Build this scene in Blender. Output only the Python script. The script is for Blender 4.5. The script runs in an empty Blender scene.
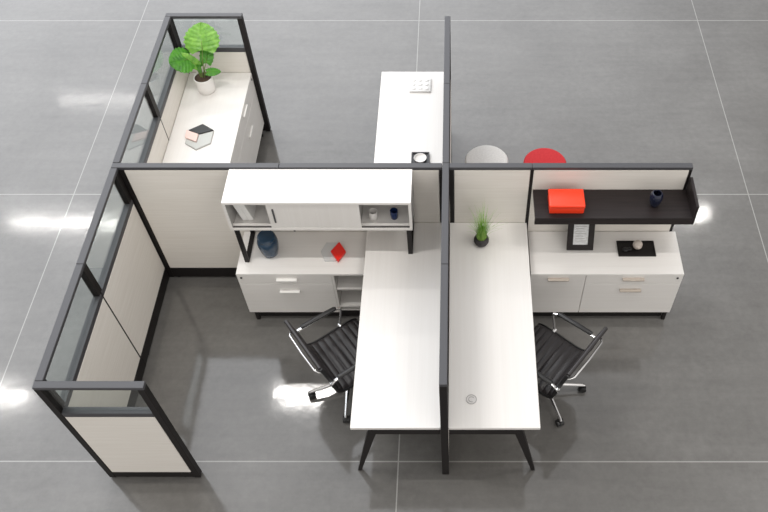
import bpy, bmesh, math, random
from mathutils import Vector, Matrix
random.seed(7)
C = bpy.context.scene
COL = C.collection
PI = math.pi

# ---------------------------------------------------------------- camera
def make_camera():
    f, cx, cy, th, yaw, roll = 800.2, 455.96, 279.45, 0.9328, 0.0027, -0.0020
    def ray(x, y):
        c, s = math.cos(roll), math.sin(roll)
        x, y = c*x + s*y, -s*x + c*y
        X, Y, Z = x, math.cos(th) - y*math.sin(th), -math.sin(th) - y*math.cos(th)
        c, s = math.cos(yaw), math.sin(yaw)
        return Vector((c*X - s*Y, s*X + c*Y, Z))
    fw = ray(0, 0)
    rt = ray(1, 0) - fw
    up = -(ray(0, 1) - fw)
    M = Matrix((rt, up, -fw)).transposed().to_4x4()
    M.translation = Vector((0, -4.13, 5.55))
    cd = bpy.data.cameras.new('camera')
    cd.sensor_width = 36.0
    cd.lens = f*36.0/768
    cd.shift_x = (384 - cx)/768
    cd.shift_y = (cy - 256)/768
    co = bpy.data.objects.new('camera', cd)
    COL.objects.link(co)
    co.matrix_world = M
    C.camera = co
make_camera()

# ---------------------------------------------------------------- world, lights, exposure
C.view_settings.view_transform = 'Standard'
C.view_settings.look = 'None'
C.view_settings.gamma = 1.0
C.view_settings.use_curve_mapping = False
C.view_settings.exposure = 0.01
W = bpy.data.worlds.new('hall')
C.world = W
W.use_nodes = True
bg = W.node_tree.nodes['Background']
def world_light():
    """soft light of a wide hall: dim all round, bright towards the windows (left, far), mild from the open front"""
    nt = W.node_tree
    L = nt.links.new
    tc = nt.nodes.new('ShaderNodeTexCoord')
    def lobe(d, lo, hi, col):
        v = Vector(d).normalized()
        dp = nt.nodes.new('ShaderNodeVectorMath'); dp.operation = 'DOT_PRODUCT'
        dp.inputs[1].default_value = v
        L(tc.outputs['Generated'], dp.inputs[0])
        mr = nt.nodes.new('ShaderNodeMapRange'); mr.interpolation_type = 'SMOOTHSTEP'
        mr.inputs['From Min'].default_value = lo; mr.inputs['From Max'].default_value = hi
        L(dp.outputs['Value'], mr.inputs['Value'])
        sc = nt.nodes.new('ShaderNodeVectorMath'); sc.operation = 'SCALE'
        sc.inputs[0].default_value = col
        L(mr.outputs['Result'], sc.inputs['Scale'])
        return sc.outputs[0]
    base = nt.nodes.new('ShaderNodeCombineXYZ')
    for i, c in enumerate(AMB): base.inputs[i].default_value = c
    cur = base.outputs[0]
    for d, lo, hi, col in LOBES:
        ad = nt.nodes.new('ShaderNodeVectorMath'); ad.operation = 'ADD'
        L(cur, ad.inputs[0]); L(lobe(d, lo, hi, col), ad.inputs[1])
        cur = ad.outputs[0]
    L(cur, bg.inputs[0])
    bg.inputs[1].default_value = 1.0
AMB = (0.31, 0.30, 0.29)
LOBES = [((-0.55, 0.75, 0.35), 0.42, 1.0, (2.6, 2.72, 2.9)),
         ((0.1, -0.8, 0.5), 0.0, 1.0, (0.64, 0.615, 0.58)),
         ((0.9, -0.2, 0.3), 0.1, 1.0, (0.40, 0.38, 0.36))]
world_light()

def area(name, loc, target, sx, sy, power, col=(1, 1, 1)):
    ld = bpy.data.lights.new(name, 'AREA')
    ld.shape = 'RECTANGLE'
    ld.size, ld.size_y = sx, sy
    ld.energy = power
    ld.color = col
    lo = bpy.data.objects.new(name, ld)
    COL.objects.link(lo)
    lo.location = loc
    d = Vector(target) - Vector(loc)
    lo.rotation_euler = d.to_track_quat('-Z', 'Y').to_euler()
    return lo
ZL = 7.5
WARM = (1.0, 0.965, 0.92)
# suspended linear ceiling fixtures in rows
for (x, y, sx, pw) in [(-2.7, 2.90, 1.1, 62), (-8.7, 2.90, 1.6, 45),
                       (-8.3, 7.05, 2.6, 50), (-2.8, 7.05, 2.4, 130), (5.0, 7.3, 0.8, 24),
                       (-8.7, 11.0, 2.0, 12),
                       (-2.7, -1.3, 1.6, 105), (3.0, -1.3, 1.6, 90), (-8.5, -1.3, 1.6, 60)]:
    area('ceiling_strip_lamp', (x, y, ZL), (x, y, 0), sx, 0.12, pw, WARM)

# ---------------------------------------------------------------- materials
def mat(name, base, rough=0.5, metal=0.0, spec=0.5):
    m = bpy.data.materials.new(name)
    m.use_nodes = True
    b = m.node_tree.nodes['Principled BSDF']
    b.inputs['Base Color'].default_value = (*base, 1)
    b.inputs['Roughness'].default_value = rough
    b.inputs['Metallic'].default_value = metal
    b.inputs['Specular IOR Level'].default_value = spec
    return m
def ramp(nt, a, b, p0=0.0, p1=1.0):
    r = nt.nodes.new('ShaderNodeValToRGB')
    r.color_ramp.elements[0].position = p0
    r.color_ramp.elements[1].position = p1
    r.color_ramp.elements[0].color = (*a, 1)
    r.color_ramp.elements[1].color = (*b, 1)
    return r
def grain(name, a, b, scale, rough=0.5, p=(0.3, 0.7), nscale=1.0, detail=5, bump=0.0, spec=0.5):
    m = mat(name, a, rough, 0, spec)
    nt = m.node_tree
    bs = nt.nodes['Principled BSDF']
    tc = nt.nodes.new('ShaderNodeTexCoord')
    mp = nt.nodes.new('ShaderNodeMapping')
    mp.inputs['Scale'].default_value = scale
    nz = nt.nodes.new('ShaderNodeTexNoise')
    nz.inputs['Scale'].default_value = nscale
    nz.inputs['Detail'].default_value = detail
    nz.inputs['Roughness'].default_value = 0.6
    r = ramp(nt, a, b, *p)
    nt.links.new(tc.outputs['Object'], mp.inputs['Vector'])
    nt.links.new(mp.outputs[0], nz.inputs['Vector'])
    nt.links.new(nz.outputs['Fac'], r.inputs[0])
    nt.links.new(r.outputs[0], bs.inputs['Base Color'])
    if bump:
        bp = nt.nodes.new('ShaderNodeBump')
        bp.inputs['Strength'].default_value = bump
        bp.inputs['Distance'].default_value = 0.002
        nt.links.new(nz.outputs['Fac'], bp.inputs['Height'])
        nt.links.new(bp.outputs[0], bs.inputs['Normal'])
    return m
M = {}
LA, LB = (0.765, 0.745, 0.722), (0.80, 0.783, 0.763)
M['lam_y'] = grain('white_ash_laminate_lengthwise', LA, LB, (45, 1.2, 45), 0.42)
M['lam_x'] = grain('white_ash_laminate_crosswise', LA, LB, (1.2, 45, 45), 0.42)
M['lam_z'] = grain('white_ash_laminate_upright', LA, LB, (45, 45, 1.2), 0.42)
M['fabric_x'] = grain('streaked_panel_fabric', (0.745, 0.710, 0.660), (0.80, 0.77, 0.725), (2.0, 2.0, 60), 0.9, spec=0.2)
M['fabric_y'] = M['fabric_x']
M['rail'] = mat('charcoal_powder_coat', (0.052, 0.052, 0.058), 0.45)
M['trim'] = mat('black_brown_trim', (0.010, 0.008, 0.008), 0.5, 0, 0.3)
M['screen'] = mat('black_screen_cloth', (0.014, 0.012, 0.013), 0.95, 0, 0.05)
M['wood_dark'] = grain('dark_espresso_laminate', (0.013, 0.010, 0.010), (0.024, 0.018, 0.018), (2, 50, 50), 0.45, spec=0.3)
M['inner_grey'] = mat('grey_laminate_interior', (0.42, 0.41, 0.40), 0.5)
M['handle_white'] = mat('satin_white_pull', (0.85, 0.84, 0.82), 0.35)
M['handle_beige'] = mat('satin_beige_pull', (0.52, 0.46, 0.40), 0.35, 0.3)
M['chrome'] = mat('polished_aluminium', (0.75, 0.75, 0.76), 0.18, 1.0)
M['leather'] = mat('black_leather', (0.018, 0.015, 0.016), 0.42)
M['plastic'] = mat('black_plastic', (0.012, 0.012, 0.013), 0.4)
M['white_ceramic'] = mat('white_ceramic', (0.80, 0.78, 0.76), 0.35)
M['white_plastic'] = mat('matte_white_plastic', (0.82, 0.82, 0.81), 0.5)
M['soil'] = grain('potting_soil', (0.02, 0.012, 0.008), (0.09, 0.05, 0.03), (60, 60, 60), 0.9, bump=0.6)
M['blue_glaze'] = mat('slate_blue_glaze', (0.022, 0.050, 0.090), 0.12)
M['navy'] = mat('navy_glaze', (0.012, 0.03, 0.11), 0.25)
M['ink'] = mat('inky_blue_glaze', (0.010, 0.013, 0.030), 0.12)
M['red'] = mat('orange_red_lacquer', (0.90, 0.048, 0.012), 0.38)
M['red2'] = mat('bright_red_enamel', (0.85, 0.022, 0.012), 0.4)
M['stool_red'] = grain('red_wool', (0.40, 0.008, 0.014), (0.48, 0.018, 0.022), (60, 60, 60), 0.85)
M['stool_grey'] = grain('pale_grey_wool', (0.52, 0.51, 0.50), (0.62, 0.61, 0.60), (60, 60, 60), 0.85)
M['pink'] = mat('blush_enamel', (0.80, 0.60, 0.55), 0.4)
M['pale_grey'] = mat('pale_grey_enamel', (0.50, 0.51, 0.49), 0.35)
M['clear_grey'] = mat('translucent_grey_resin', (0.60, 0.61, 0.61), 0.25)
M['paper'] = grain('printed_paper', (0.66, 0.67, 0.68), (0.80, 0.81, 0.82), (30, 90, 90), 0.6, p=(0.42, 0.58))
M['stem'] = mat('green_brown_stem', (0.16, 0.22, 0.06), 0.6)
M['marble'] = grain('beige_marble', (0.45, 0.38, 0.33), (0.72, 0.66, 0.60), (30, 30, 30), 0.3)
M['grommet'] = mat('pale_grey_grommet', (0.68, 0.665, 0.655), 0.4)
M['pale_ring'] = mat('grey_grommet_ring', (0.36, 0.35, 0.35), 0.4)

def leaf_mat(name, a, b):
    m = grain(name, a, b, (25, 25, 25), 0.35)
    bs = m.node_tree.nodes['Principled BSDF']
    bs.inputs['Subsurface Weight'].default_value = 0.0
    return m
M['leaf'] = leaf_mat('glossy_leaf', (0.07, 0.24, 0.015), (0.22, 0.48, 0.06))
M['leaf_dark'] = leaf_mat('glossy_deeper_leaf', (0.024, 0.15, 0.006), (0.085, 0.34, 0.015))
M['blade'] = grain('grass_blade', (0.13, 0.36, 0.03), (0.42, 0.62, 0.15), (30, 30, 8), 0.5)

def glass_material():
    m = bpy.data.materials.new('clear_glass')
    m.use_nodes = True
    nt = m.node_tree
    nt.nodes.clear()
    out = nt.nodes.new('ShaderNodeOutputMaterial')
    mx = nt.nodes.new('ShaderNodeMixShader')
    tr = nt.nodes.new('ShaderNodeBsdfTransparent')
    tr.inputs[0].default_value = (0.93, 0.955, 0.945, 1)
    gl = nt.nodes.new('ShaderNodeBsdfGlossy')
    gl.inputs['Roughness'].default_value = 0.01
    fr = nt.nodes.new('ShaderNodeFresnel')
    geo = nt.nodes.new('ShaderNodeNewGeometry')
    ior = nt.nodes.new('ShaderNodeMapRange')
    ior.inputs['To Min'].default_value = 1.5
    ior.inputs['To Max'].default_value = 1/1.5
    nt.links.new(geo.outputs['Backfacing'], ior.inputs['Value'])
    nt.links.new(ior.outputs['Result'], fr.inputs['IOR'])
    nt.links.new(fr.outputs[0], mx.inputs[0])
    nt.links.new(tr.outputs[0], mx.inputs[1])
    nt.links.new(gl.outputs[0], mx.inputs[2])
    nt.links.new(mx.outputs[0], out.inputs[0])
    return m
M['glass'] = glass_material()

def floor_material():
    m = mat('polished_concrete', (0.2, 0.2, 0.2), 0.3)
    nt = m.node_tree
    L = nt.links.new
    bs = nt.nodes['Principled BSDF']
    geo = nt.nodes.new('ShaderNodeNewGeometry')
    def noise(scale, nscale, detail, rough=0.6, dist=0.0):
        mp = nt.nodes.new('ShaderNodeMapping')
        mp.inputs['Scale'].default_value = scale
        n = nt.nodes.new('ShaderNodeTexNoise')
        n.inputs['Scale'].default_value = nscale
        n.inputs['Detail'].default_value = detail
        n.inputs['Roughness'].default_value = rough
        n.inputs['Distortion'].default_value = dist
        L(geo.outputs['Position'], mp.inputs['Vector'])
        L(mp.outputs[0], n.inputs['Vector'])
        return n
    big = noise((1, 1, 1), 0.9, 6, 0.62, 0.3)
    streak = noise((0.7, 7, 1), 1.1, 6, 0.65)
    fine = noise((1, 1, 1), 16, 5, 0.7)
    r1 = ramp(nt, (0.122, 0.118, 0.113), (0.168, 0.164, 0.158), 0.30, 0.72)
    L(big.outputs['Fac'], r1.inputs[0])
    r2 = ramp(nt, (0.94, 0.94, 0.94), (1.05, 1.05, 1.05), 0.35, 0.65)
    L(streak.outputs['Fac'], r2.inputs[0])
    r3 = ramp(nt, (0.93, 0.93, 0.93), (1.06, 1.06, 1.06), 0.35, 0.65)
    L(fine.outputs['Fac'], r3.inputs[0])
    def mul(a, b):
        x = nt.nodes.new('ShaderNodeMix')
        x.data_type = 'RGBA'; x.blend_type = 'MULTIPLY'; x.inputs[0].default_value = 1
        L(a, x.inputs[6]); L(b, x.inputs[7])
        return x.outputs[2]
    base = mul(mul(r1.outputs[0], r2.outputs[0]), r3.outputs[0])
    # saw-cut joints with pale filler
    sx = nt.nodes.new('ShaderNodeSeparateXYZ')
    L(geo.outputs['Position'], sx.inputs[0])
    def math_(op, a, b=None, c=None):
        n = nt.nodes.new('ShaderNodeMath'); n.operation = op
        for i, v in enumerate((a, b, c)):
            if v is None: continue
            if isinstance(v, (int, float)): n.inputs[i].default_value = v
            else: L(v, n.inputs[i])
        return n.outputs[0]
    def line(sock, off, per, w):
        t = math_('SUBTRACT', sock, off - per/2)
        t = math_('FLOORED_MODULO', t, per)
        t = math_('ABSOLUTE', math_('SUBTRACT', t, per/2))
        return math_('LESS_THAN', t, w/2)
    lx = line(sx.outputs['X'], -0.435, 3.162, 0.009)
    ly = line(sx.outputs['Y'], -1.690, 2.668, 0.010)
    ln = math_('MAXIMUM', lx, ly)
    ln = math_('MULTIPLY', ln, 0.36)
    mx = nt.nodes.new('ShaderNodeMix'); mx.data_type = 'RGBA'
    L(ln, mx.inputs[0]); L(base, mx.inputs[6]); mx.inputs[7].default_value = (0.55, 0.55, 0.53, 1)
    L(mx.outputs[2], bs.inputs['Base Color'])
    rr = ramp(nt, (0.07, 0.07, 0.07), (0.12, 0.12, 0.12), 0.3, 0.7)
    L(big.outputs['Fac'], rr.inputs[0])
    L(rr.outputs[0], bs.inputs['Roughness'])
    bs.inputs['Specular IOR Level'].default_value = 0.75
    bp = nt.nodes.new('ShaderNodeBump')
    bp.inputs['Strength'].default_value = 0.20
    bp.inputs['Distance'].default_value = 0.006
    bn = noise((1, 1, 1), 3.5, 3)
    L(bn.outputs['Fac'], bp.inputs['Height'])
    L(bp.outputs[0], bs.inputs['Normal'])
    return m
M['floor'] = floor_material()

# ---------------------------------------------------------------- mesh helpers
OFF = {}
def box(bm, x0, x1, y0, y1, z0, z1, bev=0.0, seg=1):
    x0, x1 = min(x0, x1), max(x0, x1); y0, y1 = min(y0, y1), max(y0, y1); z0, z1 = min(z0, z1), max(z0, z1)
    r = bmesh.ops.create_cube(bm, size=1.0)
    vs = r['verts']
    for v in vs:
        v.co = Vector(((x0+x1)/2 + v.co.x*(x1-x0), (y0+y1)/2 + v.co.y*(y1-y0), (z0+z1)/2 + v.co.z*(z1-z0)))
    if bev:
        b = min(bev, 0.45*min(x1-x0, y1-y0, z1-z0))
        es = list({e for v in vs for e in v.link_edges})
        bmesh.ops.bevel(bm, geom=es, offset=b, segments=seg, profile=0.5, affect='EDGES')
    return bm
def BM(): return bmesh.new()
def B(*a, **k):
    return box(BM(), *a, **k)
def tube(bm, pts, rad, seg=10, flat=None, cap=True):
    """sweep a round (or elliptical, flat=(rx, ry)) section along pts"""
    pts = [Vector(p) for p in pts]
    n = len(pts)
    rads = rad if isinstance(rad, (list, tuple)) else [rad]*n
    rings = []
    prev = None
    for i, p in enumerate(pts):
        t = (pts[min(i+1, n-1)] - pts[max(i-1, 0)]).normalized()
        if prev is None:
            ref = Vector((0, 0, 1)) if abs(t.z) < 0.9 else Vector((1, 0, 0))
            u = (ref - t*ref.dot(t)).normalized()
        else:
            u = (prev - t*prev.dot(t)).normalized()
        prev = u
        w = t.cross(u)
        a, b = (rads[i], rads[i]) if flat is None else (rads[i]*flat[0], rads[i]*flat[1])
        rings.append([bm.verts.new(p + u*math.cos(2*PI*k/seg)*a + w*math.sin(2*PI*k/seg)*b) for k in range(seg)])
    for i in range(n-1):
        for k in range(seg):
            bm.faces.new((rings[i][k], rings[i][(k+1) % seg], rings[i+1][(k+1) % seg], rings[i+1][k]))
    if cap:
        bm.faces.new(rings[0][::-1]); bm.faces.new(rings[-1])
    return bm
def lathe(bm, prof, c=(0, 0, 0), seg=40, sx=1, sy=1):
    """profile [(r, z), ...] from bottom to top"""
    rings = []
    for r, z in prof:
        if r < 1e-6:
            rings.append([bm.verts.new((c[0], c[1], c[2]+z))])
        else:
            rings.append([bm.verts.new((c[0]+r*sx*math.cos(2*PI*k/seg), c[1]+r*sy*math.sin(2*PI*k/seg), c[2]+z)) for k in range(seg)])
    for a, b in zip(rings, rings[1:]):
        if len(a) == 1 and len(b) == 1: continue
        for k in range(seg):
            j = (k+1) % seg
            if len(a) == 1: bm.faces.new((a[0], b[j], b[k]))
            elif len(b) == 1: bm.faces.new((a[k], a[j], b[0]))
            else: bm.faces.new((a[k], a[j], b[j], b[k]))
    return bm
def prism(bm, poly, z0, z1):
    lo = [bm.verts.new((x, y, z0)) for x, y in poly]
    hi = [bm.verts.new((x, y, z1)) for x, y in poly]
    n = len(poly)
    bm.faces.new(lo[::-1]); bm.faces.new(hi)
    for i in range(n):
        j = (i+1) % n
        bm.faces.new((lo[i], lo[j], hi[j], hi[i]))
    return bm
def obj(name, bm, m, parent=None, loc=None, smooth=True):
    off = Vector((0, 0, 0))
    if parent is not None: off = OFF.get(parent.name, off)
    elif loc is not None: off = Vector(loc)
    bmesh.ops.recalc_face_normals(bm, faces=bm.faces)
    me = bpy.data.meshes.new(name)
    bm.to_mesh(me); bm.free()
    me.transform(Matrix.Translation(-off))
    me.materials.append(M[m] if isinstance(m, str) else m)
    if smooth:
        for p in me.polygons: p.use_smooth = True
        me.set_sharp_from_angle(angle=math.radians(35))
    o = bpy.data.objects.new(name, me)
    COL.objects.link(o)
    if parent is not None:
        o.parent = parent
        OFF[o.name] = off
    elif loc is not None:
        o.location = loc
        OFF[o.name] = Vector(loc)
    return o
def tag(o, label, cat, group=None):
    o['label'] = label; o['category'] = cat
    if group: o['group'] = group
    return o
def thing(name, label, cat, loc=(0, 0, 0), rz=0, group=None):
    o = bpy.data.objects.new(name, None)
    COL.objects.link(o)
    o.location = loc; o.rotation_euler = (0, 0, rz)
    o.empty_display_size = 0.1
    OFF[o.name] = Vector(loc) if not rz else Vector((0, 0, 0))
    return tag(o, label, cat, group)
def copy_tree(o, parent=None):
    c = o.copy(); COL.objects.link(c)
    if parent is not None:
        c.parent = parent
        c.matrix_parent_inverse = o.matrix_parent_inverse.copy()
    for ch in list(o.children): copy_tree(ch, c)
    return c

# ---------------------------------------------------------------- floor
fb = BM()
box(fb, -14, 14, -9, 17, -0.12, 0)
fl = obj('floor', fb, 'floor', smooth=False)
fl['kind'] = 'structure'

# ---------------------------------------------------------------- partition panels
H = 1.349
GP = 'framed fabric cubicle screens'
def partition(label, axis, a0, a1, b0, b1, glass, base=0.137, post0=0.02, post1=0.02, low_post=0.006, end0=False, end1=False, screen=False):
    """axis 'x' or 'y': the direction the panel runs in. a0..a1 along it, b0..b1 its thickness."""
    g = 0.0008
    a0, a1 = a0+g, a1-g
    def bx(bm, p0, p1, q0, q1, z0, z1, bev=0.0):
        if axis == 'x': return box(bm, p0, p1, q0, q1, z0, z1, bev)
        return box(bm, q0, q1, p0, p1, z0, z1, bev)
    bm_ = (b0+b1)/2
    loc = ((a0+a1)/2, bm_, 0) if axis == 'x' else (bm_, (a0+a1)/2, 0)
    t = thing('cubicle_screen', label, 'cubicle screen', loc, 0, GP)
    zt = H - 0.028
    obj('top_rail', bx(BM(), a0, a1, b0, b1, zt, H, 0.003), 'rail', t)
    zm0, zm1 = 0.972, 1.018
    # posts: full-width uprights; slim recessed joint where two panels meet
    for (p, w, full) in ((a0, post0, end0), (a1, post1, end1)):
        s = 1 if p == a0 else -1
        pb = BM()
        q0, q1 = (b0, b1) if full else (b0+0.004, b1-0.004)
        if full:
            bx(pb, p, p+s*w, q0, q1, 0.012, zt, 0.003)
        else:
            if glass: bx(pb, p, p+s*w, q0, q1, zm1, zt)
            bx(pb, p, p+s*(low_post if glass else w), q0, q1, 0.012, zm1 if glass else zt)
        obj('post', pb, 'trim', t)
    e0 = post0 if (end0 or not glass) else low_post
    e1 = post1 if (end1 or not glass) else low_post
    obj('base_rail', bx(BM(), a0+e0, a1-e1, b0+0.003, b1-0.003, 0.018, base, 0.002), 'trim', t)
    ft = zm0 if glass else zt
    fb_ = BM()
    bx(fb_, a0+e0+0.001, a1-e1-0.001, b0+0.001, b1-0.001, base+0.004, ft-0.003, 0.004)
    if screen:
        fb_.clear()
        bx(fb_, a0+e0+0.001, a1-e1-0.001, b0+0.001, b1-0.001, base+0.004, 0.700, 0.004)
        obj('screen_panel', bx(BM(), a0+e0+0.001, a1-e1-0.001, b0+0.002, b1-0.002, 0.702, zt-0.002, 0.002), 'screen', t)
    obj('fabric_panel', fb_, 'fabric_x', t)
    if glass:
        obj('middle_rail', bx(BM(), a0+e0, a1-e1, b0, b1, zm0, zm1, 0.002), 'rail', t)
        obj('glass_pane', bx(BM(), a0+post0, a1-post1, bm_-0.004, bm_+0.004, zm1, zt), 'glass', t, smooth=False)
    for s in (a0+0.12, a1-0.12):
        x, y = (s, bm_) if axis == 'x' else (bm_, s)
        obj('leveling_foot', lathe(BM(), [(0, 0), (0.018, 0), (0.018, 0.006), (0.007, 0.008), (0.007, 0.02), (0, 0.02)], (x, y, 0), 16), 'plastic', t)
    return t
XL0, XL1 = -2.531, -2.480
partition('long left partition panel nearest the camera, glass top, joining the short front return', 'y', -1.770, -0.887, XL0, XL1, True, base=0.15, post0=0.03, post1=0.03, end0=False)
partition('long left partition panel with glass top just in front of the horizontal spine wall', 'y', -0.887, -0.002, XL0, XL1, True, base=0.15, post0=0.03, post1=0.055)
partition('long left partition panel with glass top behind the spine wall, beside the hexagon tray', 'y', 0.052, 0.935, XL0, XL1, True, base=0.15, post0=0.03, post1=0.03)
partition('long left partition panel with glass top beside the potted leafy plant', 'y', 0.935, 1.818, XL0, XL1, True, base=0.15, post0=0.03, post1=0.05)
partition('short front return partition, pale fabric below open glass, free-standing lower-left corner', 'x', XL0, -1.866, -1.820, -1.770, True, base=0.10, post0=0.045, post1=0.045, end0=True, end1=True)
partition('short far return partition with glass top behind the potted leafy plant', 'x', XL0, -1.866, 1.818, 1.868, True, base=0.12, post0=0.045, post1=0.045, end0=True, end1=True)
partition('spine wall panel of streaked fabric, between left glass wall and white hutch', 'x', XL1-0.051, -1.305, 0, 0.050, False, post0=0.085, post1=0.006)
partition('spine wall panel of streaked fabric directly behind the white hutch', 'x', -1.305, -0.110, 0, 0.050, False, post0=0.006, post1=0.022)
partition('narrow spine wall panel of streaked fabric behind the potted grass', 'x', -0.058, 0.549, 0, 0.050, False, post0=0.033, post1=0.011)
partition('right end spine wall panel of streaked fabric behind the dark shelf', 'x', 0.549, 1.723, 0, 0.050, False, post0=0.011, post1=0.022)
XD0, XD1 = -0.109, -0.0595
partition('front divider panel between two white desks, its end post reaching the floor', 'y', -1.797, -0.887, XD0, XD1, False, screen=True, post0=0.045, post1=0.01, end0=True)
partition('divider panel between the two white desks, nearest the spine wall on the front side', 'y', -0.887, 0.050, XD0, XD1, False, screen=True, post0=0.01, post1=0.03)
partition('divider panel behind the spine wall, beside the black dish on the far desk', 'y', 0.050, 0.935, XD0, XD1, False, screen=True, post0=0.03, post1=0.01)
partition('farthest divider panel, beside the white bumpy tray on the far desk', 'y', 0.935, 1.823, XD0, XD1, False, screen=True, post0=0.01, post1=0.045, end1=True)

# ---------------------------------------------------------------- desks
ZD = 0.737
def desk(label, x0, x1, y0, y1, out, grom=None, rear='leg'):
    """out: +1 / -1 side with the splayed legs"""
    t = thing('desk', label, 'desk', ((x0+x1)/2, (y0+y1)/2, 0), 0, 'white laminate desks along the divider')
    obj('desktop', B(x0, x1, y0, y1, ZD-0.027, ZD, bev=0.002), 'lam_y', t)
    xo, xi = (x1, x0) if out > 0 else (x0, x1)
    fb = BM()
    for y in (y0+0.045, y1-0.10):
        box(fb, xi + out*0.004, xo - out*0.13, y-0.043, y-0.003, ZD-0.100, ZD-0.028, 0.003)
    box(fb, xo-out*0.16, xo-out*0.20, y0+0.045, y1-0.10, ZD-0.066, ZD-0.028, 0.003)
    obj('frame', fb, 'trim', t)
    if rear == 'riser':
        obj('riser', B(-0.66, -0.56, y1-0.34, y1-0.06, 0.6325, ZD-0.101, bev=0.003), 'trim', t)
    if rear == 'post':
        obj('leg', B(xo-0.075, xo-0.045, y1-0.115, y1-0.085, 0, ZD-0.029, bev=0.003), 'trim', t)
    for y, dy in ((y0+0.045, -0.015), (y1-0.10, 0.0)):
        if y > y0+0.1 and rear != 'leg': continue
        lb = BM()
        top = Vector((xo-out*0.150, y-0.012, ZD-0.029)); bot = Vector((xo+out*0.008, y+dy, 0.006))
        n = 8
        rings = []
        for i in range(n+1):
            k = i/n
            c = top.lerp(bot, k)
            wx = 0.062*(1-k)+0.026*k; wy = 0.046*(1-k)+0.024*k
            rings.append([lb.verts.new((c.x+sx*wx*0.5, c.y+sy*wy*0.5, c.z)) for sx, sy in ((-1, -1), (1, -1), (1, 1), (-1, 1))])
        for a, b in zip(rings, rings[1:]):
            for k in range(4):
                lb.faces.new((a[k], a[(k+1) % 4], b[(k+1) % 4], b[k]))
        lb.faces.new(rings[0]); lb.faces.new(rings[-1][::-1])
        box(lb, bot.x-0.012, bot.x+0.012, bot.y-0.011, bot.y+0.011, 0, 0.008, 0.002)
        obj('leg', lb, 'trim', t)
    if grom:
        gx, gy = grom
        g = BM()
        lathe(g, [(0, 0.0005), (0.036, 0.0005), (0.036, 0.0035), (0.0345, 0.0045), (0.031, 0.0045), (0.030, 0.003), (0, 0.003)], (gx, gy, ZD), 48)
        for a in (0.6, 2.0):
            box(g, gx-0.012, gx+0.006, gy+0.006*a-0.010, gy+0.006*a-0.007, ZD+0.003, ZD+0.0045)
        go = obj('grommet', g, 'grommet', t)
        for nm, rr, a0, a1 in (('rim', 0.034, 0, 21), ('cable_slot', 0.019, 2, 17)):
            rg = BM()
            tube(rg, [(gx+rr*math.cos(q), gy+rr*math.sin(q), ZD+0.0045) for q in [i*0.3 for i in range(a0, a1+1)]], 0.0022, 6)
            obj(nm, rg, 'pale_ring', go)
    return t
desk('white desk left of the divider, under the right end of the hutch', -0.706, XD0-0.001, -1.779, -0.003, -1, rear='riser')
desk('white desk right of the divider with potted grass and round grommet', XD1+0.001, 0.548, -1.779, -0.003, 1, grom=(0.096, -1.569), rear='post')
desk('white desk behind the spine wall, beyond the white hutch', -0.700, XD0-0.001, 0.053, 1.838, -1)

# ---------------------------------------------------------------- low credenzas
def pull(bm, x0, x1, y, z, ext=0.028):
    """a flat tab pull on a front facing -y"""
    box(bm, x0, x1, y-ext, y-0.0005, z-0.008, z+0.008, 0.003, 2)
def lock(t, x, y, z):
    b = BM()
    tube(b, [(x, y-0.004, z), (x, y+0.001, z)], 0.009, 14)
    obj('lock', b, 'plastic', t)
def left_credenza():
    x0, x1, y0, y1 = -1.705, -0.535, -0.433, -0.004
    zb, zt = 0.108, 0.632
    xs = -0.965
    t = thing('credenza', 'low white credenza under the hutch with two drawers and open shelves', 'credenza', ((x0+x1)/2, (y0+y1)/2, 0))
    obj('top', B(x0, x1, y0, y1, zt-0.022, zt, bev=0.002), 'lam_x', t)
    bb = BM()
    box(bb, x0+0.002, x0+0.018, y0+0.022, y1, zb, zt-0.0225)
    box(bb, x1-0.018, x1, y0+0.004, y1, zb, zt-0.0225)
    box(bb, xs-0.008, xs+0.010, y0+0.004, y1-0.014, zb, zt-0.0225)
    box(bb, x0+0.018, x1-0.018, y0+0.022, y1, zb, zb+0.018)
    box(bb, x0+0.018, x1-0.018, y1-0.012, y1, zb+0.018, zt-0.0225)
    obj('carcass', bb, 'lam_z', t)
    obj('shelf', B(xs+0.012, x1-0.019, y0+0.012, y1-0.013, 0.405, 0.425), 'lam_x', t)
    obj('bottom_shelf', B(xs+0.012, x1-0.019, y0+0.005, y1-0.013, 0.178, 0.200), 'lam_x', t)
    for z0, z1, hz in ((0.505, zt-0.0245, 0.570), (zb+0.002, 0.502, 0.418)):
        d = obj('drawer', B(x0+0.001, xs-0.009, y0+0.001, y0+0.020, z0, z1, bev=0.0015), 'lam_x', t)
        h = BM(); pull(h, -1.402, -1.242, y0+0.001, hz); obj('handle', h, 'handle_white', d)
    lock(t, -1.672, y0, 0.585)
    fr = BM()
    box(fr, x0+0.07, x1-0.05, y0+0.032, y0+0.050, 0.012, zb-0.001)  # dark front strip stands in for the shadow under the credenza
    box(fr, x0+0.03, x1-0.03, y1-0.05, y1-0.025, 0.080, zb-0.001)
    obj('plinth_and_shade', fr, 'trim', t)
    for x in (x0+0.052, x1-0.052):
        for y in (y0+0.016, y1-0.028):
            obj('leg', B(x-0.014, x+0.014, y-0.014, y+0.014, 0, zb-0.001, bev=0.002), 'trim', t)
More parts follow.
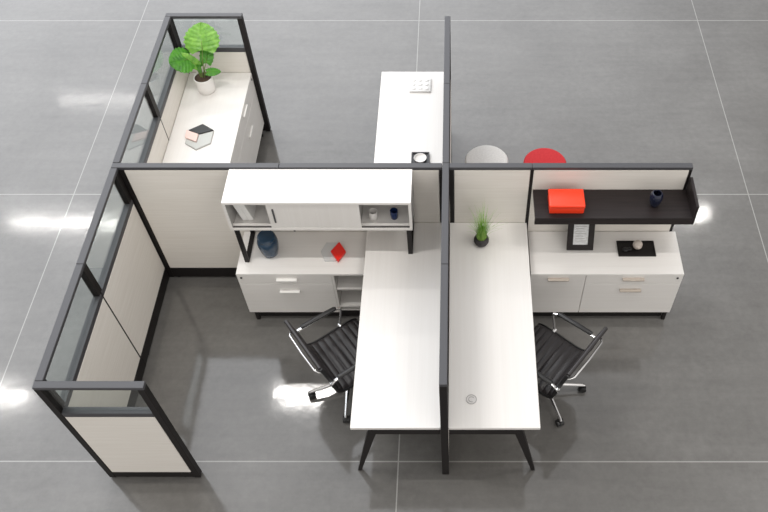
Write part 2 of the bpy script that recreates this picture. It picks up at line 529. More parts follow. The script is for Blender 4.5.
def right_credenza():
    x0, x1, y0, y1 = 0.566, 1.745, -0.433, -0.004
    zb, zt = 0.108, 0.632
    xs = 0.995
    t = thing('credenza', 'low white credenza below the dark shelf with picture frame on top', 'credenza', ((x0+x1)/2, (y0+y1)/2, 0))
    obj('top', B(x0, x1, y0, y1, zt-0.022, zt, bev=0.002), 'lam_x', t)
    bb = BM()
    box(bb, x0+0.002, x0+0.018, y0+0.022, y1, zb, zt-0.0225)
    box(bb, x1-0.018, x1-0.002, y0+0.022, y1, zb, zt-0.0225)
    box(bb, x0+0.018, x1-0.018, y0+0.022, y1, zb, zb+0.018)
    box(bb, x0+0.018, x1-0.018, y1-0.012, y1, zb+0.018, zt-0.0225)
    obj('carcass', bb, 'lam_z', t)
    d = obj('door', B(x0+0.001, xs-0.002, y0+0.001, y0+0.020, zb+0.002, zt-0.0245, bev=0.0015), 'lam_x', t)
    h = BM(); pull(h, 0.700, 0.865, y0+0.001, 0.578); obj('handle', h, 'handle_beige', d)
    for z0, z1, hz in ((0.505, zt-0.0245, 0.580), (zb+0.002, 0.502, 0.436)):
        d = obj('drawer', B(xs+0.002, x1-0.001, y0+0.001, y0+0.020, z0, z1, bev=0.0015), 'lam_x', t)
        h = BM(); pull(h, 1.278, 1.446, y0+0.001, hz); obj('handle', h, 'handle_beige', d)
    lock(t, 1.705, y0, 0.582)
    fr = BM()
    box(fr, x0+0.07, x1-0.05, y0+0.032, y0+0.050, 0.012, zb-0.001)  # black strip set forward to give the shadow below the front
    box(fr, x0+0.03, x1-0.03, y1-0.05, y1-0.025, 0.080, zb-0.001)
    obj('plinth_and_shade', fr, 'trim', t)
    for x in (x0+0.052, x1-0.035):
        for y in (y0+0.016, y1-0.028):
            obj('leg', B(x-0.014, x+0.014, y-0.014, y+0.014, 0, zb-0.001, bev=0.002), 'trim', t)
left_credenza(); right_credenza()

def far_cabinet():
    x0, x1, y0, y1 = -2.476, -1.905, 0.054, 1.812
    zb, zt = 0.125, 0.745
    t = thing('storage_cabinet', 'long white storage cabinet with grey-shaded drawers holding the leafy plant', 'cabinet', ((x0+x1)/2, (y0+y1)/2, 0))
    obj('top', B(x0, x1, y0, y1, zt-0.024, zt, bev=0.002), 'lam_y', t)
    bb = BM()
    box(bb, x0+0.002, x1-0.022, y0+0.002, y0+0.018, zb, zt-0.0245)
    box(bb, x0+0.002, x1-0.022, y1-0.018, y1-0.002, zb, zt-0.0245)
    box(bb, x0+0.002, x1-0.022, y0+0.018, y1-0.018, zb, zb+0.018)
    box(bb, x0+0.002, x0+0.014, y0+0.018, y1-0.018, zb+0.018, zt-0.0245)
    obj('carcass', bb, 'lam_z', t)
    ym = 0.933
    for (ya, yb) in ((y0+0.001, ym-0.0015), (ym+0.0015, y1-0.001)):
        for z0, z1, hz in ((0.568, zt-0.0265, 0.690), (zb+0.002, 0.565, 0.440)):
            d = obj('drawer', B(x1-0.020, x1-0.001, ya, yb, z0, z1, bev=0.0015), 'lam_y', t)
            yc = (ya+yb)/2 - 0.02
            obj('handle', B(x1-0.0005, x1+0.016, yc-0.08, yc+0.08, hz-0.008, hz+0.008, bev=0.003, seg=2), 'handle_white', d)
    b = BM(); tube(b, [(x1-0.002, y1-0.04, 0.700), (x1+0.004, y1-0.04, 0.700)], 0.011, 14); obj('lock', b, 'plastic', t)
    obj('plinth_and_shade', B(x0+0.03, x1-0.07, y0+0.03, y1-0.03, 0.004, zb-0.001), 'trim', t)
    for y in (y0+0.05, y1-0.05):
        for x in (x0+0.05, x1-0.04):
            obj('leg', B(x-0.014, x+0.014, y-0.014, y+0.014, 0, zb-0.001, bev=0.002), 'trim', t)
far_cabinet()

# ---------------------------------------------------------------- hutch on sled legs
def hutch():
    x0, x1, y0, y1 = -1.668, -0.328, -0.332, -0.003
    zb, zt = 1.032, 1.338
    t = thing('hutch', 'white hutch with sliding door raised on black loop legs above the desk', 'hutch', ((x0+x1)/2, (y0+y1)/2, ZD))
    obj('top', B(x0, x1, y0-0.004, y1, zt-0.022, zt, bev=0.002), 'lam_x', t)
    bb = BM()
    box(bb, x0, x0+0.020, y0, y1, zb+0.021, zt-0.0225)
    box(bb, x1-0.020, x1, y0, y1, zb+0.021, zt-0.0225)
    for x in (-1.368, -0.715):
        box(bb, x-0.009, x+0.009, y0+0.030, y1-0.012, zb+0.021, zt-0.0225)
    box(bb, x0+0.020, x1-0.020, y1-0.012, y1, zb+0.021, zt-0.0225)
    obj('carcass', bb, 'inner_grey', t)
    obj('bottom', B(x0, x1, y0, y1, zb, zb+0.0205, bev=0.0015), 'lam_x', t)
    # edge banding of the side panels
    for xa, xb in ((x0-0.0008, x0+0.0205), (x1-0.0205, x1+0.0008)):
        obj('side_edge', B(xa, xb, y0-0.0012, y0-0.0002, zb+0.0205, zt-0.0225), 'lam_z', t)
    # door track: white lip and dark groove
    tr = BM()
    box(tr, x0+0.021, x1-0.021, y0+0.022, y0+0.034, zb+0.0207, zb+0.042)
    box(tr, x0+0.021, x1-0.021, y0+0.001, y0+0.005, zb+0.0207, zb+0.027)
    obj('door_track', tr, 'lam_x', t)
    obj('track_groove', B(x0+0.021, x1-0.021, y0+0.006, y0+0.0215, zb+0.0207, zb+0.024), 'trim', t)
    d = obj('sliding_door', B(-1.362, -0.700, y0+0.003, y0+0.0205, zb+0.0275, zt-0.024, bev=0.0015), 'lam_z', t)
    obj('handle', B(-1.326, -1.314, y0-0.006, y0+0.0025, zb+0.09, zb+0.235, bev=0.002), 'rail', d)
    for x, zf, nm in ((-1.632, 0.6325, 0), (-0.358, ZD+0.0005, 1)):
        lb = BM()
        w = 0.017
        box(lb, x-w, x+w, y0+0.012, y0+0.030, zf, zb-0.0005, 0.001)
        box(lb, x-w, x+w, y1-0.030, y1-0.012, zf, zb-0.0005, 0.001)
        box(lb, x-w, x+w, y0+0.030, y1-0.030, zf, zf+0.014, 0.001)
        box(lb, x-w, x+w, y0+0.030, y1-0.030, zb-0.013, zb-0.0005, 0.001)
        obj('loop_leg', lb, 'trim', t)
hutch()

# ---------------------------------------------------------------- dark wall shelf
def wall_shelf():
    x0, x1, y0, y1 = 0.569, 1.740, -0.288, -0.002
    z0, z1 = 1.048, 1.118
    t = thing('wall_shelf', 'dark espresso shelf with upright end panel hung on the right spine wall', 'shelf', ((x0+x1)/2, y1, z0))
    sb = BM()
    box(sb, x0, x1-0.0205, y0, y1, z1-0.022, z1, 0.001)
    box(sb, x0, x1-0.0205, y0, y0+0.022, z0, z1-0.0225, 0.001)
    obj('shelf_board', sb, 'wood_dark', t)
    eb = BM()
    pr = [(y0, z0), (y1, z0), (y1, 1.252), (y0+0.001, 1.240)]
    A = [eb.verts.new((x1-0.020, a, b)) for a, b in pr]
    D = [eb.verts.new((x1, a, b)) for a, b in pr]
    eb.faces.new(A); eb.faces.new(D[::-1])
    for i in range(4):
        j = (i+1) % 4
        eb.faces.new((A[i], A[j], D[j], D[i]))
    obj('end_panel', eb, 'wood_dark', t)
wall_shelf()

# ---------------------------------------------------------------- task chairs
def chair_tree(label, loc, rz, star):
    """faces local +x; origin on the floor under the column"""
    t = thing('task_chair', label, 'chair', loc, rz, 'black ribbed task chairs with polished arms')
    OFF[t.name] = Vector((0, 0, 0))
    hw = 0.235
    # ribbed sling profile (x, z)
    def ribbed(path, n_per, thick, ridge):
        """path: list of (x,z) finely sampled; build a slab with raised ribs across the width"""
        bm = BM()
        P = [Vector((p[0], 0, p[1])) for p in path]
        s = [0]
        for a, b in zip(P, P[1:]): s.append(s[-1] + (b-a).length)
        ringsT, ringsB = [], []
        for i, p in enumerate(P):
            tg = (P[min(i+1, len(P)-1)] - P[max(i-1, 0)]).normalized()
            nrm = Vector((-tg.z, 0, tg.x))
            if nrm.z < 0 and abs(nrm.z) > 0.3: nrm = -nrm
            u = (s[i] / n_per) % 1.0
            h = ridge*abs(math.sin(PI*u))**0.5
            for q, R in ((thick+h, ringsT), (-thick*0.6-h*0.5, ringsB)):
                row = []
                for y in (-hw, -hw+0.012, -hw+0.03, 0, hw-0.03, hw-0.012, hw):
                    e = 1.0 if abs(y) < hw-0.02 else (0.75 if abs(y) < hw-0.005 else 0.2)
                    row.append(bm.verts.new(p + nrm*q*e + Vector((0, y, 0))))
                R.append(row)
        n = len(P)
        for R in (ringsT, ringsB):
            for i in range(n-1):
                for k in range(6):
                    bm.faces.new((R[i][k], R[i][k+1], R[i+1][k+1], R[i+1][k]))
        for i in range(n-1):
            for k in (0, 6):
                bm.faces.new((ringsT[i][k], ringsT[i+1][k], ringsB[i+1][k], ringsB[i][k]))
        for i in (0, n-1):
            for k in range(6):
                bm.faces.new((ringsT[i][k], ringsT[i][k+1], ringsB[i][k+1], ringsB[i][k]))
        return bm
    # seat: front edge rolled down, rear curves up into the back
    def samp(ctrl, n):
        out = []
        m = len(ctrl)-1
        for i in range(n+1):
            u = i/n*m; k = min(int(u), m-1); f = u-k
            p = [Vector((*ctrl[max(0, min(m, k+j))], 0)) for j in (-1, 0, 1, 2)]
            v = 0.5*((2*p[1]) + (-p[0]+p[2])*f + (2*p[0]-5*p[1]+4*p[2]-p[3])*f*f + (-p[0]+3*p[1]-3*p[2]+p[3])*f**3)
            out.append((v.x, v.y))
        return out
    seat = samp([(0.255, 0.415), (0.225, 0.445), (0.13, 0.452), (0.0, 0.442), (-0.11, 0.438), (-0.175, 0.460)], 96)
    obj('seat', ribbed(seat, 0.052, 0.008, 0.010), 'leather', t)
    back = samp([(-0.185, 0.485), (-0.205, 0.56), (-0.222, 0.66), (-0.243, 0.76), (-0.270, 0.862)], 96)
    # back faces +x: reverse so that the ribs stand on the sitter's side
    bk = ribbed(back[::-1], 0.052, 0.008, 0.009)
    tube(bk, [(-0.271, -hw, 0.866), (-0.271, hw, 0.866)], 0.015, 12)
    obj('backrest', bk, 'leather', t)
    full = samp([(0.255, 0.412), (0.225, 0.442), (0.13, 0.449), (0.0, 0.439), (-0.11, 0.435), (-0.175, 0.457), (-0.193, 0.50), (-0.207, 0.56), (-0.224, 0.66), (-0.245, 0.76), (-0.272, 0.868)], 60)
    for s in (-1, 1):
        fb = BM()
        tube(fb, [(x, s*(hw+0.008), z) for x, z in full], 0.010, 8, flat=(1.3, 0.8))
        obj('side_frame', fb, 'plastic', t)
        ab = BM()
        y = s*(hw+0.022)
        loop = [(-0.228, y, 0.648), (-0.20, y, 0.664), (-0.05, y, 0.668), (0.115, y, 0.664), (0.150, y, 0.650), (0.155, y, 0.62), (0.134, y, 0.52), (0.120, y, 0.452)]
        tube(ab, loop, 0.0095, 8, flat=(0.8, 1.2))
        tube(ab, [(0.120, s*(hw-0.002), 0.450), (0.120, s*(hw+0.030), 0.450)], 0.016, 12)
        tube(ab, [(-0.222, s*(hw-0.002), 0.648), (-0.228, s*(hw+0.030), 0.648)], 0.015, 12)
        a = obj('armrest', ab, 'chrome', t)
        pb = BM()
        tube(pb, [(-0.175, y, 0.678), (-0.165, y, 0.681), (-0.05, y, 0.684), (0.105, y, 0.680), (0.117, y, 0.676)], [0.013, 0.016, 0.017, 0.016, 0.012], 10, flat=(0.75, 1.15))
        obj('arm_pad', pb, 'plastic', a)
    for (x, z, nm) in ((-0.06, 0.418, 1), (0.08, 0.424, 1)):
        cb = BM()
        tube(cb, [(x+0.012, -hw-0.006, z+0.012), (x-0.012, -hw+0.03, z), (x-0.016, 0, z-0.003), (x-0.012, hw-0.03, z), (x+0.012, hw+0.006, z+0.012)], 0.0085, 8)
        obj('stretcher', cb, 'chrome', t)
    hb = BM()
    tube(hb, [(-0.245, -hw+0.022, 0.765), (-0.270, -hw+0.032, 0.775), (-0.292, -hw+0.060, 0.780), (-0.296, 0, 0.780), (-0.292, hw-0.060, 0.780), (-0.270, hw-0.032, 0.775), (-0.245, hw-0.022, 0.765)], 0.0075, 8)
    obj('back_bar', hb, 'chrome', t)
    mb = BM()
    box(mb, -0.09, 0.11, -0.05, 0.05, 0.375, 0.405, 0.008, 2)
    tube(mb, [(0.02, -0.05, 0.388), (0.03, -0.20, 0.384)], 0.006, 8)
    obj('tilt_mechanism', mb, 'plastic', t)
    cb = BM()
    lathe(cb, [(0, 0.085), (0.030, 0.085), (0.030, 0.24), (0.016, 0.245), (0.016, 0.376), (0, 0.376)], (0, 0, 0), 20)
    obj('gas_column', cb, 'chrome', t)
    obj('hub', lathe(BM(), [(0, 0.075), (0.045, 0.075), (0.045, 0.10), (0.034, 0.135), (0, 0.135)], (0, 0, 0), 24), 'chrome', t)
    for k in range(5):
        a = star - rz + k*2*PI/5
        c, s = math.cos(a), math.sin(a)
        lb = BM()
        tube(lb, [(0.03*c, 0.03*s, 0.108), (0.14*c, 0.14*s, 0.098), (0.295*c, 0.295*s, 0.078), (0.315*c, 0.315*s, 0.072)], [0.019, 0.016, 0.012, 0.009], 8, flat=(1.0, 0.95))
        leg = obj('base_leg', lb, 'chrome', t)
        wb = BM()
        cx, cy = 0.312*c, 0.312*s
        tube(wb, [(cx, cy, 0.045), (cx, cy, 0.075)], 0.008, 8)
        # twin wheels
        ux, uy = -s, c
        ox, oy = cx - 0.012*c, cy - 0.012*s
        for q0, q1 in ((-0.026, -0.004), (0.004, 0.026)):
            tube(wb, [(ox+ux*q0, oy+uy*q0, 0.028), (ox+ux*q1, oy+uy*q1, 0.028)], 0.028, 18)
        tube(wb, [(ox-ux*0.005, oy-uy*0.005, 0.036), (ox+ux*0.005, oy+uy*0.005, 0.036)], 0.030, 18)
        obj('caster', wb, 'plastic', leg)
    return t
chair_tree('black ribbed task chair left of the divider, tucked under the left desk', (-0.842, -1.058, 0), math.radians(36), math.radians(198))
chair_tree('black ribbed task chair on the right, pulled up to the right desk', (0.675, -1.104, 0), math.radians(142), math.radians(2))

# ---------------------------------------------------------------- stools behind the spine wall
def stool(label, x, y, m):
    t = thing('round_stool', label, 'stool', (x, y, 0), 0, 'round upholstered stools behind the spine wall')
    obj('cushion', lathe(BM(), [(0, 0.36), (0.178, 0.36), (0.190, 0.372), (0.194, 0.40), (0.192, 0.432), (0.182, 0.446), (0.165, 0.450), (0, 0.452)], (x, y, 0), 56), m, t)
    obj('skirt', lathe(BM(), [(0, 0.03), (0.165, 0.03), (0.182, 0.06), (0.186, 0.355), (0.170, 0.359), (0, 0.359)], (x, y, 0), 56), m, t)
    obj('base_ring', lathe(BM(), [(0, 0), (0.150, 0), (0.150, 0.029), (0, 0.029)], (x, y, 0), 48), 'trim', t)
stool('pale grey round stool behind the spine wall beside the divider', 0.263, 0.988, 'stool_grey')
stool('red round stool behind the spine wall', 0.783, 0.952, 'stool_red')

# ---------------------------------------------------------------- leafy plant
def leaf_mesh(tip_dir, normal, length, width, base, curl=0.15, lobes=7):
    """broad heart-shaped leaf with pleated veins, given real thickness"""
    bm = BM()
    d = Vector(tip_dir).normalized(); n = Vector(normal).normalized()
    n = (n - d*n.dot(d)).normalized()
    w = d.cross(n)
    NU, NV = 30, 20
    base = Vector(base)
    def pos(u, v, off):
        prof = max(0.0, math.sin(PI*min(1, (u*0.94+0.06))**0.72))**0.62 if u < 1 else 0
        hw_ = width*0.5*max(prof, 0.02)
        notch = -0.13*length*(abs(v)**1.4)*(1-u)**3
        wav = 1 + 0.05*math.sin(u*lobes*2*PI)*abs(v)
        x = u*length + notch + 0.16*length*abs(v)*(u*(1-u))
        z = -curl*length*(u**2) + 0.05*length*abs(v) - curl*0.5*length*v*v
        z += 0.012*length*math.cos((u*lobes - abs(v)*1.1)*2*PI)*min(1, abs(v)*3)
        z -= 0.02*length*math.exp(-(v*v)/0.006)
        return base + d*x + w*(v*hw_*wav) + n*(z+off)
    lay = []
    for off in (0.0, -0.0012):
        lay.append([[bm.verts.new(pos(i/NU, -1+2*j/NV, off)) for j in range(NV+1)] for i in range(NU+1)])
    for L_ in lay:
        for i in range(NU):
            for j in range(NV):
                bm.faces.new((L_[i][j], L_[i+1][j], L_[i+1][j+1], L_[i][j+1]))
    a, b = lay
    for i in range(NU):
        for j in (0, NV):
            bm.faces.new((a[i][j], a[i+1][j], b[i+1][j], b[i][j]))
    for j in range(NV):
        for i in (0, NU):
            bm.faces.new((a[i][j], a[i][j+1], b[i][j+1], b[i][j]))
    return bm
def leafy_plant():
    cx, cy, z0 = -2.267, 1.565, 0.746
    t = thing('potted_plant', 'broad-leaved green plant in a white pot on the far left cabinet', 'plant', (cx, cy, z0))
    obj('pot', lathe(BM(), [(0, 0), (0.066, 0), (0.072, 0.006), (0.082, 0.060), (0.083, 0.150), (0.083, 0.156), (0.077, 0.156), (0.075, 0.134), (0, 0.134)], (cx, cy, z0), 48), 'white_ceramic', t)
    obj('soil', lathe(BM(), [(0, 0.134), (0.0745, 0.134), (0.0745, 0.146), (0.04, 0.150), (0, 0.151)], (cx, cy, z0), 32), 'soil', t)
    zs = z0+0.15
    # (base offset of the leaf, tip direction, normal, length, width, material)
    V = Vector
    leaves = [
        ((0.055, 0.035, 0.265), (-0.04, 0.60, 0.62), (0.05, -0.85, 0.65), 0.240, 0.305, 'leaf'),
        ((-0.064, 0.005, 0.195), (-0.60, -0.62, 0.34), (0.35, -0.55, 0.72), 0.190, 0.225, 'leaf_dark'),
        ((0.055, 0.030, 0.130), (0.15, 0.55, 0.75), (0.2, -0.75, 0.6), 0.170, 0.120, 'leaf_dark'),
        ((0.050, -0.005, 0.060), (0.95, 0.10, 0.05), (-0.1, -0.5, 0.85), 0.120, 0.078, 'leaf_dark'),
        ((-0.015, -0.010, 0.135), (-0.35, -0.05, 0.40), (0.25, -0.8, 0.6), 0.180, 0.105, 'leaf'),
        ((0.000, 0.030, 0.090), (-0.80, 0.30, 0.35), (0.0, -0.7, 0.7), 0.120, 0.080, 'leaf_dark'),
        ((-0.030, 0.000, 0.070), (0.25, -0.35, 0.55), (0.0, -0.8, 0.6), 0.110, 0.075, 'leaf_dark'),
    ]
    for off, d, n, L, Wd, m in leaves:
        b = V((cx, cy, zs)) + V(off)
        lf = obj('leaf', leaf_mesh(d, n, L, Wd, b), m, t)
        sb = BM()
        r0 = V((cx + off[0]*0.25, cy+off[1]*0.25, zs-0.012))
        mid = r0.lerp(b, 0.55) + V((off[0]*-0.12, 0, 0.015))
        dd = V(d).normalized()
        tube(sb, [r0, mid, b + dd*0.004, b + dd*L*0.35 + V((0, 0, -0.003))], [0.005, 0.004, 0.003, 0.0012], 7)
        obj('stem', sb, 'stem', t)
leafy_plant()

# ---------------------------------------------------------------- potted grass
def potted_grass():
    cx, cy, z0 = 0.186, -0.212, ZD+0.001
    t = thing('potted_grass', 'tuft of green grass in a round dark pot on the right desk', 'plant', (cx, cy, z0))
    obj('pot', lathe(BM(), [(0, 0), (0.030, 0), (0.048, 0.010), (0.058, 0.032), (0.058, 0.050), (0.050, 0.070), (0.042, 0.076), (0.040, 0.073), (0.042, 0.064), (0, 0.064)], (cx, cy, z0), 48), grain('rough_dark_stoneware', (0.018, 0.016, 0.018), (0.055, 0.050, 0.052), (40, 40, 40), 0.6, bump=0.5), t)
    obj('soil', lathe(BM(), [(0, 0.0645), (0.0405, 0.0645), (0.038, 0.070), (0, 0.073)], (cx, cy, z0), 24), 'soil', t)
    bm = BM()
    rnd = random.Random(3)
    for i in range(230):
        a = rnd.uniform(0, 2*PI); r = 0.037*math.sqrt(rnd.random())
        h = rnd.uniform(0.10, 0.31)
        lean = rnd.uniform(0.05, 0.42)*(0.35 + r/0.034)*1.15
        da = a + rnd.uniform(-0.7, 0.7)
        p0 = Vector((cx+r*math.cos(a), cy+r*math.sin(a), z0+0.066))
        out = Vector((math.cos(da), math.sin(da), 0))
        side = out.cross(Vector((0, 0, 1)))
        w = rnd.uniform(0.0016, 0.0027)
        rows = []
        for k in range(5):
            s = k/4
            p = p0 + Vector((0, 0, 1))*h*(s - 0.22*lean*s*s) + out*h*lean*s*s
            ww = w*(1-s*0.9)
            rows.append([bm.verts.new(p+side*ww), bm.verts.new(p+out*ww*0.5), bm.verts.new(p-side*ww)])
        for A, Bq in zip(rows, rows[1:]):
            for q in range(3):
                bm.faces.new((A[q], A[(q+1) % 3], Bq[(q+1) % 3], Bq[q]))
    obj('grass_blades', bm, 'blade', t)
potted_grass()

# ---------------------------------------------------------------- small things
def hexpts(cx, cy, r, rot=0.0, sy=1.0):
    return [(cx + r*math.cos(rot+k*PI/3), cy + sy*r*math.sin(rot+k*PI/3)) for k in range(6)]
def shrink(poly, k):
    cx = sum(p[0] for p in poly)/len(poly); cy = sum(p[1] for p in poly)/len(poly)
    return [(cx+(x-cx)*k, cy+(y-cy)*k) for x, y in poly]
def hex_tray():
    z = 0.746
    cx, cy = -2.217, 0.952
    t = thing('hexagon_tray', 'hexagonal tray of black, blush and grey rhombs on the far left cabinet', 'tray', (cx, cy, z))
    r = 0.128
    hp = hexpts(cx, cy, r, PI/2)     # points: top, upper-left, lower-left, bottom, lower-right, upper-right
    c = (cx, cy)
    hp = [(x, cy+(y-cy)*1.22) for x, y in hp]
    obj('base', prism(BM(), hp, z, z+0.006), 'inner_grey', t)
    T, UL, LL, Bt, LR, UR = hp
    cc = (cx-0.008, cy+0.030)
    obj('black_rhomb', prism(BM(), shrink([T, UL, cc, UR], 0.97), z+0.0062, z+0.016), 'plastic', t)
    pk = [(UL[0]-0.012, UL[1]-0.006), (UL[0]-0.008, UL[1]-0.096), (cc[0]-0.006, cc[1]-0.098), (cc[0]-0.004, cc[1]-0.008)]
    obj('blush_rhomb', prism(BM(), pk, z+0.0062, z+0.022), 'pink', t)
    lower = shrink([(cc[0], cc[1]-0.006), (UR[0], UR[1]-0.006), LR, Bt, LL, (UL[0], UL[1]-0.108), (cc[0], cc[1]-0.108)], 0.95)
    obj('grey_rhomb', prism(BM(), lower, z+0.0062, z+0.010), 'pale_grey', t)
hex_tray()
def hex_dish():
    z = 0.633
    cx, cy = -0.975, -0.215
    t = thing('hexagon_trivet', 'pale hexagon plate with a red rhomb on the left credenza', 'decoration', (cx, cy, z))
    hp = [(-1.070, -0.214), (-1.030, -0.313), (-0.945, -0.313), (-0.905, -0.214), (-0.942, -0.126), (-1.034, -0.126)]
    obj('plate', prism(BM(), hp, z, z+0.008), 'clear_grey', t)
    rh = [(-0.988, -0.230), (-0.924, -0.328), (-0.872, -0.230), (-0.930, -0.138)]
    rb = prism(BM(), rh, z+0.0085, z+0.030)
    obj('red_rhomb', rb, 'red2', t)
hex_dish()
def blue_jar():
    c = (-1.462, -0.228, 0.633)
    t = thing('lidded_jar', 'glossy slate-blue lidded jar under the hutch on the left credenza', 'jar', c)
    obj('jar_body', lathe(BM(), [(0, 0), (0.048, 0), (0.060, 0.012), (0.072, 0.06), (0.079, 0.11), (0.080, 0.150), (0.074, 0.178), (0.066, 0.186), (0, 0.186)], c, 56), 'blue_glaze', t)
    obj('lid', lathe(BM(), [(0, 0.187), (0.070, 0.187), (0.072, 0.197), (0.064, 0.212), (0.040, 0.221), (0, 0.224)], c, 56), 'blue_glaze', t)
blue_jar()
def cup(name, label, c, r, h, m, group=None):
    o = obj(name, lathe(BM(), [(0, 0), (r*0.80, 0), (r*0.88, 0.004), (r, h*0.5), (r, h), (r-0.003, h), (r-0.004, h*0.5), (r*0.8, 0.006), (0, 0.006)], c, 40), m, loc=c)
    return tag(o, label, 'cup', group)
cup('cup', 'white cup in the right opening of the hutch', (-0.618, -0.235, 1.0535), 0.032, 0.085, 'white_ceramic', 'cups in the right opening of the hutch')
cup('cup', 'navy blue cup in the right opening of the hutch', (-0.466, -0.225, 1.0535), 0.029, 0.080, 'navy', 'cups in the right opening of the hutch')
# white binders leaning in the left opening of the hutch
def leaning_book(x, tilt, label, thick, h):
    bm = BM()
    box(bm, 0, thick, -0.21, 0, 0, h, 0.002)
    # cover groove: paper block visible on the open sides
    o = obj('book', bm, 'white_plastic')
    o.location = (x, -0.045, 1.0545)
    o.rotation_euler = (0, tilt, 0)
    tag(o, label, 'book', 'white books leaning in the left opening of the hutch')
leaning_book(-1.585, math.radians(-13), 'left one of two white books leaning inside the hutch opening', 0.042, 0.232)
leaning_book(-1.541, math.radians(-13), 'right one of two white books leaning inside the hutch opening', 0.038, 0.222)

def rounded_box(cx, cy, z, sx, sy, sz, bev, seg=5):
    return box(BM(), cx-sx/2, cx+sx/2, cy-sy/2, cy+sy/2, z, z+sz, bev, seg)
def red_box():
    cx, cy, z = 0.801, -0.160, 1.1185
    t = thing('storage_box', 'glossy orange-red box on the dark wall shelf', 'box', (cx, cy, z))
    obj('box_body', rounded_box(cx, cy, z, 0.254, 0.168, 0.055, 0.006, 3), 'red', t)
    obj('lid', rounded_box(cx, cy, z+0.0555, 0.262, 0.176, 0.032, 0.010, 4), 'red', t)
red_box()
o = obj('bud_vase', lathe(BM(), [(0, 0), (0.026, 0), (0.030, 0.006), (0.042, 0.045), (0.048, 0.085), (0.045, 0.115), (0.036, 0.128), (0.030, 0.130), (0.029, 0.126), (0.038, 0.110), (0.040, 0.085), (0.02, 0.02), (0, 0.015)], (1.457, -0.158, 1.1185), 48), 'ink', loc=(1.457, -0.158, 1.1185))
tag(o, 'small inky blue glossy vase on the dark wall shelf', 'vase')

def picture_frame():
    # leaning back against the spine wall, foot on the credenza top
    t = thing('picture_frame', 'black picture frame with grey print standing on the right credenza', 'picture frame', (0.962, -0.19, 0.633))
    w, h, th, b = 0.208, 0.270, 0.016, 0.046
    tilt = math.radians(-26)
    R = Matrix.Translation((0.962, -0.205, 0.6395)) @ Matrix.Rotation(tilt, 4, 'X')
    def put(name, bm, m, par=t):
        bmesh.ops.transform(bm, matrix=R, verts=bm.verts)
        return obj(name, bm, m, par)
    fb = BM()
    box(fb, -w/2, w/2, 0, th, 0, b, 0.002)
    box(fb, -w/2, w/2, 0, th, h-b, h, 0.002)
    box(fb, -w/2, -w/2+b, 0, th, b-0.001, h-b+0.001, 0.002)
    box(fb, w/2-b, w/2, 0, th, b-0.001, h-b+0.001, 0.002)
    put('frame', fb, 'wood_dark')
    p = put('print', box(BM(), -w/2+b, w/2-b, 0.006, 0.009, b, h-b), 'paper')
    lb = BM()
    for k in range(7):
        zz = b+0.03+k*0.021
        box(lb, -w/2+b+0.016, w/2-b-0.016-0.012*(k % 3), 0.0052, 0.0060, zz, zz+0.004)
    put('backing', box(BM(), -w/2+0.006, w/2-0.006, th+0.0005, th+0.004, 0.006, h-0.006), 'trim')
    sb = BM()
    box(sb, -0.02, 0.02, 0, 0.004, 0, 0.17)
    sm = Matrix.Translation((0.962, -0.030, 0.6335)) @ Matrix.Rotation(math.radians(22), 4, 'X')
    bmesh.ops.transform(sb, matrix=sm, verts=sb.verts)
    obj('easel_leg', sb, 'trim', t)
    put('printed_lines', lb, 'inner_grey', p)
picture_frame()
def black_tray():
    z = 0.633
    t = thing('rectangular_tray', 'black rectangular tray on the right credenza under the round marble ball', 'tray', (1.405, -0.187, z))
    bm = BM()
    box(bm, 1.260, 1.552, -0.262, -0.112, z, z+0.006, 0.001)
    for a in ((1.260, 1.552, -0.262, -0.256), (1.260, 1.552, -0.118, -0.112), (1.260, 1.266, -0.256, -0.118), (1.546, 1.552, -0.256, -0.118)):
        box(bm, *a, z+0.0062, z+0.013)
    obj('tray_body', bm, 'trim', t)
black_tray()
o = obj('marble_ball', lathe(BM(), [(0.0, 0)] + [(0.038*math.sin(a), 0.038-0.038*math.cos(a)) for a in [PI*k/20 for k in range(1, 20)]] + [(0, 0.076)], (1.413, -0.178, 0.6395), 40), 'marble', loc=(1.413, -0.178, 0.6395))
tag(o, 'pale marble ball resting on the black rectangular tray', 'ball')
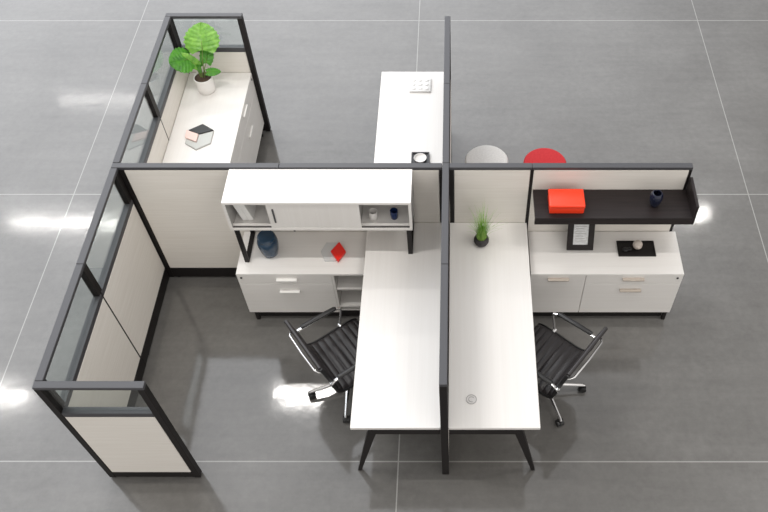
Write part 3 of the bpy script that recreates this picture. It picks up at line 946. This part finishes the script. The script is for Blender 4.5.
def tray_stones():
    for (x, y, r, lab) in ((1.318, -0.205, 0.020, 'left black pebble on the black rectangular tray'), (1.352, -0.196, 0.016, 'black pebble nearest the marble ball on the tray')):
        c = (x, y, 0.6395)
        o = obj('pebble', lathe(BM(), [(0, 0)] + [(r*math.sin(a), r*0.55*(1-math.cos(a))) for a in [PI*k/12 for k in range(1, 12)]] + [(0, r*1.1)], c, 20, 1.25, 1), 'plastic', loc=c)
        tag(o, lab, 'pebble', 'black pebbles on the tray')
tray_stones()

def bumpy_tray():
    z = ZD+0.001
    cx, cy = -0.339, 1.640
    t = thing('block_set', 'square white tray of small raised blocks on the far desk', 'decoration', (cx, cy, z))
    obj('tray_body', B(cx-0.098, cx+0.098, cy-0.095, cy+0.095, z, z+0.016, bev=0.004, seg=2), 'white_plastic', t)
    for i in range(3):
        for j in range(3):
            x = cx+(i-1)*0.060; y = cy+(j-1)*0.058
            bm = BM()
            lathe(bm, [(0, 0.0165), (0.019, 0.0165), (0.021, 0.020), (0.019, 0.021), (0.014, 0.022), (0, 0.0225)], (x, y, z), 6 if (i+j) % 2 else 20)
            obj('block', bm, 'white_plastic', t)
bumpy_tray()
def black_dish():
    z = ZD+0.001
    cx, cy = -0.311, 0.690
    t = thing('square_dish', 'black square dish on the far desk near the spine wall', 'dish', (cx, cy, z))
    bm = BM()
    box(bm, cx-0.075, cx+0.075, cy-0.075, cy+0.075, z, z+0.008, 0.002)
    for a in ((-0.075, 0.075, -0.075, -0.067), (-0.075, 0.075, 0.067, 0.075), (-0.075, -0.067, -0.067, 0.067), (0.067, 0.075, -0.067, 0.067)):
        box(bm, cx+a[0], cx+a[1], cy+a[2], cy+a[3], z+0.008, z+0.020)
    obj('dish_body', bm, 'rail', t)
    c = (cx, cy-0.004, z+0.0085)
    o = obj('bowl', lathe(BM(), [(0, 0), (0.034, 0), (0.048, 0.010), (0.053, 0.024), (0.050, 0.024), (0.040, 0.014), (0.02, 0.011), (0, 0.0105)], c, 40), 'white_ceramic', loc=c)
    tag(o, 'small round white bowl sitting in the black square dish', 'bowl')
black_dish()
